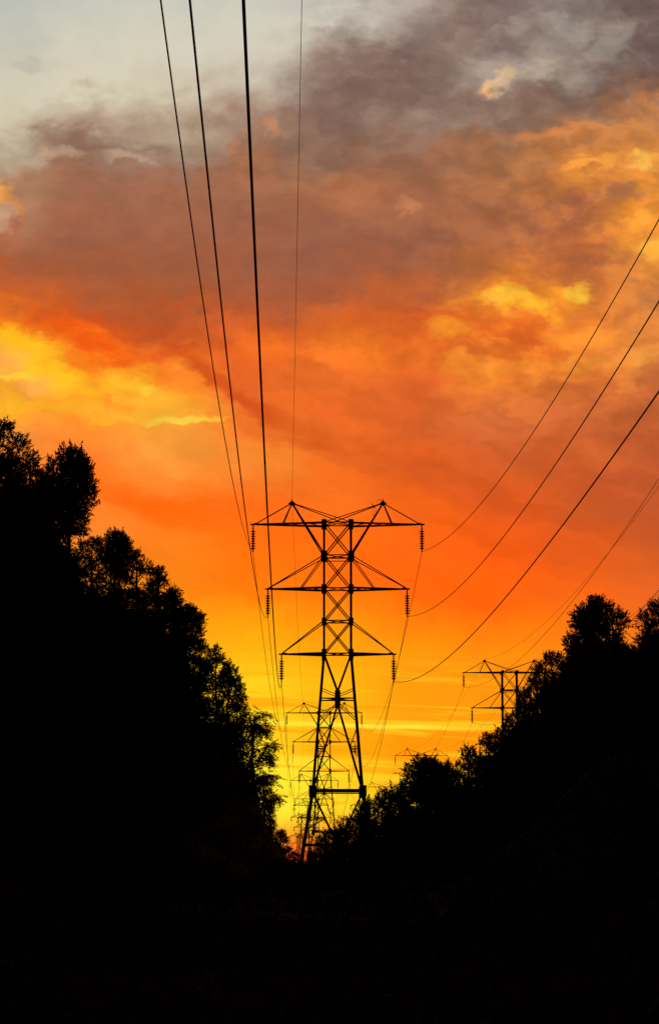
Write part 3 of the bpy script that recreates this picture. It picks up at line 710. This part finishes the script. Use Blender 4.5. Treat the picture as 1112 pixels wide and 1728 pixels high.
# fine cloud relief
fr = noise(comb(math_('MULTIPLY_ADD', U0, .75, math_('MULTIPLY', c_(sb.outputs[0]), .5)), math_('MULTIPLY_ADD', V0, 1.15, math_('MULTIPLY', c_(sb.outputs[1]), .5)), 3.), 2.0, 8, .58, .1)
fl = noise(comb(math_('MULTIPLY', U0, .4), math_('MULTIPLY', V0, 1.5), 9.), 1.2, 6, .6, .2)
lowfade = sstep(V0, 5.6, 8.)
pale = math_('MULTIPLY', sstep(math_('SUBTRACT', V, math_('MULTIPLY', U, .22)), 12.9, 13.5), math_('SUBTRACT', 1., sstep(U, -.9, .6)))
np_ = math_('MULTIPLY_ADD', pale, -.9, 1.)
lump = sstep(fr.outputs['Fac'], .34, .68)
calm = math_('SUBTRACT', 1., math_('MULTIPLY', .6, math_('MULTIPLY', math_('SUBTRACT', 1., sstep(U, .5, 2.5)), math_('SUBTRACT', 1., sstep(V, 11.2, 12.4)))))
k1 = math_('MULTIPLY', calm, math_('MULTIPLY', math_('SUBTRACT', lump, .47), math_('MULTIPLY_ADD', lowfade, .26, .04)))
k2 = math_('MULTIPLY', c_(fl.outputs['Fac']), .3)
k3 = math_('MULTIPLY', calm, math_('MULTIPLY', c_(sc.outputs[2]), math_('MULTIPLY', lowfade, .22)))
br = math_('MULTIPLY_ADD', math_('ADD', math_('ADD', k1, k3), math_('MULTIPLY', k2, math_('MULTIPLY_ADD', lowfade, .8, .2))), np_, 1.0)
dg_ = noise(comb(math_('MULTIPLY', math_('ADD', math_('MULTIPLY', U, .93), math_('MULTIPLY', V, -.36)), .16), math_('ADD', math_('MULTIPLY', U, .36), math_('MULTIPLY', V, .93)), 13.), 1.5, 5, .5, .1)
dz2 = math_('MULTIPLY', math_('SUBTRACT', sstep(dg_.outputs['Fac'], .33, .67), .5), math_('MULTIPLY', sstep(V, 3.6, 5.4), math_('SUBTRACT', 1., sstep(V, 8.6, 10.2))))
br = math_('MULTIPLY_ADD', dz2, .24, br)
br = math_('MINIMUM', br, 1.12)
hs_ = N.new('ShaderNodeVectorMath'); hs_.operation = 'SCALE'; L.new(col, hs_.inputs[0]); L.new(br, hs_.inputs['Scale']); col = hs_.outputs[0]
# where the sunset lights the broken edges: gold ripples on the right and on the left, grey gaps high up
def box(u0, u1, v0, v1, s_=.8):
    return math_('MULTIPLY', math_('MULTIPLY', sstep(U, u0 - s_, u0 + s_), math_('SUBTRACT', 1., sstep(U, u1 - s_, u1 + s_))), math_('MULTIPLY', sstep(V, v0 - s_ * .5, v0 + s_ * .5), math_('SUBTRACT', 1., sstep(V, v1 - s_ * .5, v1 + s_ * .5))))
crest = sstep(math_('ADD', fr.outputs['Fac'], math_('MULTIPLY', c_(sc.outputs[0]), .35)), .48, .72)
col = mix(math_('MULTIPLY', math_('MULTIPLY', crest, box(ux(915), 12, vy(470), vy(225), 1.2)), .36), col, (250, 148, 60))
col = mix(math_('MULTIPLY', math_('MULTIPLY', crest, box(ux(770), 12, vy(665), vy(480))), .36), col, (254, 158, 54))
col = mix(math_('MULTIPLY', math_('MULTIPLY', crest, box(-12, ux(330), vy(705), vy(570), .5)), .2), col, (255, 196, 56))
gap = sstep(math_('ADD', fr.outputs['Fac'], math_('MULTIPLY', c_(sc.outputs[1]), .3)), .5, .78)
col = mix(math_('MULTIPLY', math_('MULTIPLY', gap, box(ux(590), 12, vy(235), vy(-60), 1.1)), .24), col, (176, 158, 138))
hollow = math_('SUBTRACT', 1., sstep(math_('ADD', fr.outputs['Fac'], math_('MULTIPLY', c_(sc.outputs[1]), .3)), .34, .48))
col = mix(math_('MULTIPLY', math_('MULTIPLY', hollow, box(-12, 12, vy(500), vy(230), .7)), .14), col, (142, 92, 72))
# thin horizontal bars of cloud low over the horizon
st = noise(comb(math_('MULTIPLY', U0, .16), math_('MULTIPLY', math_('ADD', V0, math_('MULTIPLY', U0, .03)), 2.6), 5.), 1.6, 6, .62, .35)
band = math_('MULTIPLY', math_('SUBTRACT', 1.0, sstep(V0, 2.5, 3.6)), sstep(V0, .3, .8))
lite = math_('MULTIPLY', sstep(st.outputs['Fac'], .5, .64), band); dark = math_('MULTIPLY', math_('SUBTRACT', 1.0, sstep(st.outputs['Fac'], .34, .48)), band)
col = mix(math_('MULTIPLY', lite, .55), col, (255, 222, 40)); col = mix(math_('MULTIPLY', dark, .7), col, (255, 152, 8))
# the one long bright bar
vb = math_('SUBTRACT', math_('ADD', V0, math_('MULTIPLY', U0, .028)), math_('ADD', vy(1223), math_('MULTIPLY', c_(sb.outputs[0]), .05)))
bar = math_('MULTIPLY', math_('SUBTRACT', 1.0, sstep(math_('ABSOLUTE', vb), .012, .06)), math_('SUBTRACT', 1.0, sstep(math_('ABSOLUTE', math_('SUBTRACT', U0, .3)), 1.0, 2.6)))
col = mix(math_('MULTIPLY', bar, .85), col, (255, 232, 60))
# the sky away from the sunset darkens to dusk
away = math_('MULTIPLY_ADD', sstep(dy_, .80, .92), .994, .006)
sc_ = N.new('ShaderNodeVectorMath'); sc_.operation = 'SCALE'; L.new(col, sc_.inputs[0]); L.new(away, sc_.inputs['Scale'])
below = sstep(dz_, -.02, .0)
sc2 = N.new('ShaderNodeVectorMath'); sc2.operation = 'SCALE'; L.new(sc_.outputs[0], sc2.inputs[0]); L.new(below, sc2.inputs['Scale'])
bg = N.new('ShaderNodeBackground'); bg.inputs['Strength'].default_value = 1.0; L.new(sc2.outputs[0], bg.inputs['Color'])
SUN_EL = radians(.4); SUN_AZ = atan((500 - 556) / F)
sky = N.new('ShaderNodeTexSky'); sky.sky_type = 'NISHITA'; sky.sun_disc = False; sky.sun_elevation = SUN_EL; sky.sun_rotation = SUN_AZ
bg2 = N.new('ShaderNodeBackground'); bg2.inputs['Strength'].default_value = .05; sk = N.new('ShaderNodeVectorMath'); sk.operation = 'MULTIPLY'; sk.inputs[1].default_value = (.10, .05, .03); L.new(sky.outputs[0], sk.inputs[0]); L.new(sk.outputs[0], bg2.inputs['Color'])
ad = N.new('ShaderNodeAddShader'); L.new(bg.outputs[0], ad.inputs[0]); L.new(bg2.outputs[0], ad.inputs[1])
out = N.new('ShaderNodeOutputWorld'); L.new(ad.outputs[0], out.inputs['Surface'])
W.cycles.sampling_method = 'MANUAL'; W.cycles.sample_map_resolution = 512

sd = bpy.data.lights.new('sun', 'SUN'); sd.energy = .12; sd.angle = radians(.5); sd.color = (1, .5, .18)
so = bpy.data.objects.new('sun', sd); COL.objects.link(so)
sv = Vector((sin(SUN_AZ) * cos(SUN_EL), cos(SUN_AZ) * cos(SUN_EL), sin(SUN_EL))); so.rotation_euler = sv.to_track_quat('Z', 'Y').to_euler(); so.location = (0, 0, 60)

# ------------------------------------------------------------------ camera and render
cam = bpy.data.cameras.new('camera'); co = bpy.data.objects.new('camera', cam); COL.objects.link(co)
co.location = (0, 0, 0); co.rotation_euler = (pi / 2 + PITCH, 0, 0)
cam.sensor_fit = 'VERTICAL'; cam.sensor_height = 24; cam.lens = 24 * F / 1728; cam.clip_start = .5; cam.clip_end = 9000
C.camera = co
C.render.engine = 'CYCLES'; C.cycles.max_bounces = 3; C.cycles.diffuse_bounces = 1; C.cycles.glossy_bounces = 1; C.cycles.transmission_bounces = 2
C.cycles.use_denoising = False; C.cycles.use_adaptive_sampling = True; C.cycles.adaptive_threshold = .02; C.cycles.adaptive_min_samples = 16
C.view_settings.view_transform = 'Standard'; C.view_settings.look = 'None'; C.view_settings.exposure = 0; C.view_settings.gamma = 1
C.render.resolution_x = 658; C.render.resolution_y = 1024
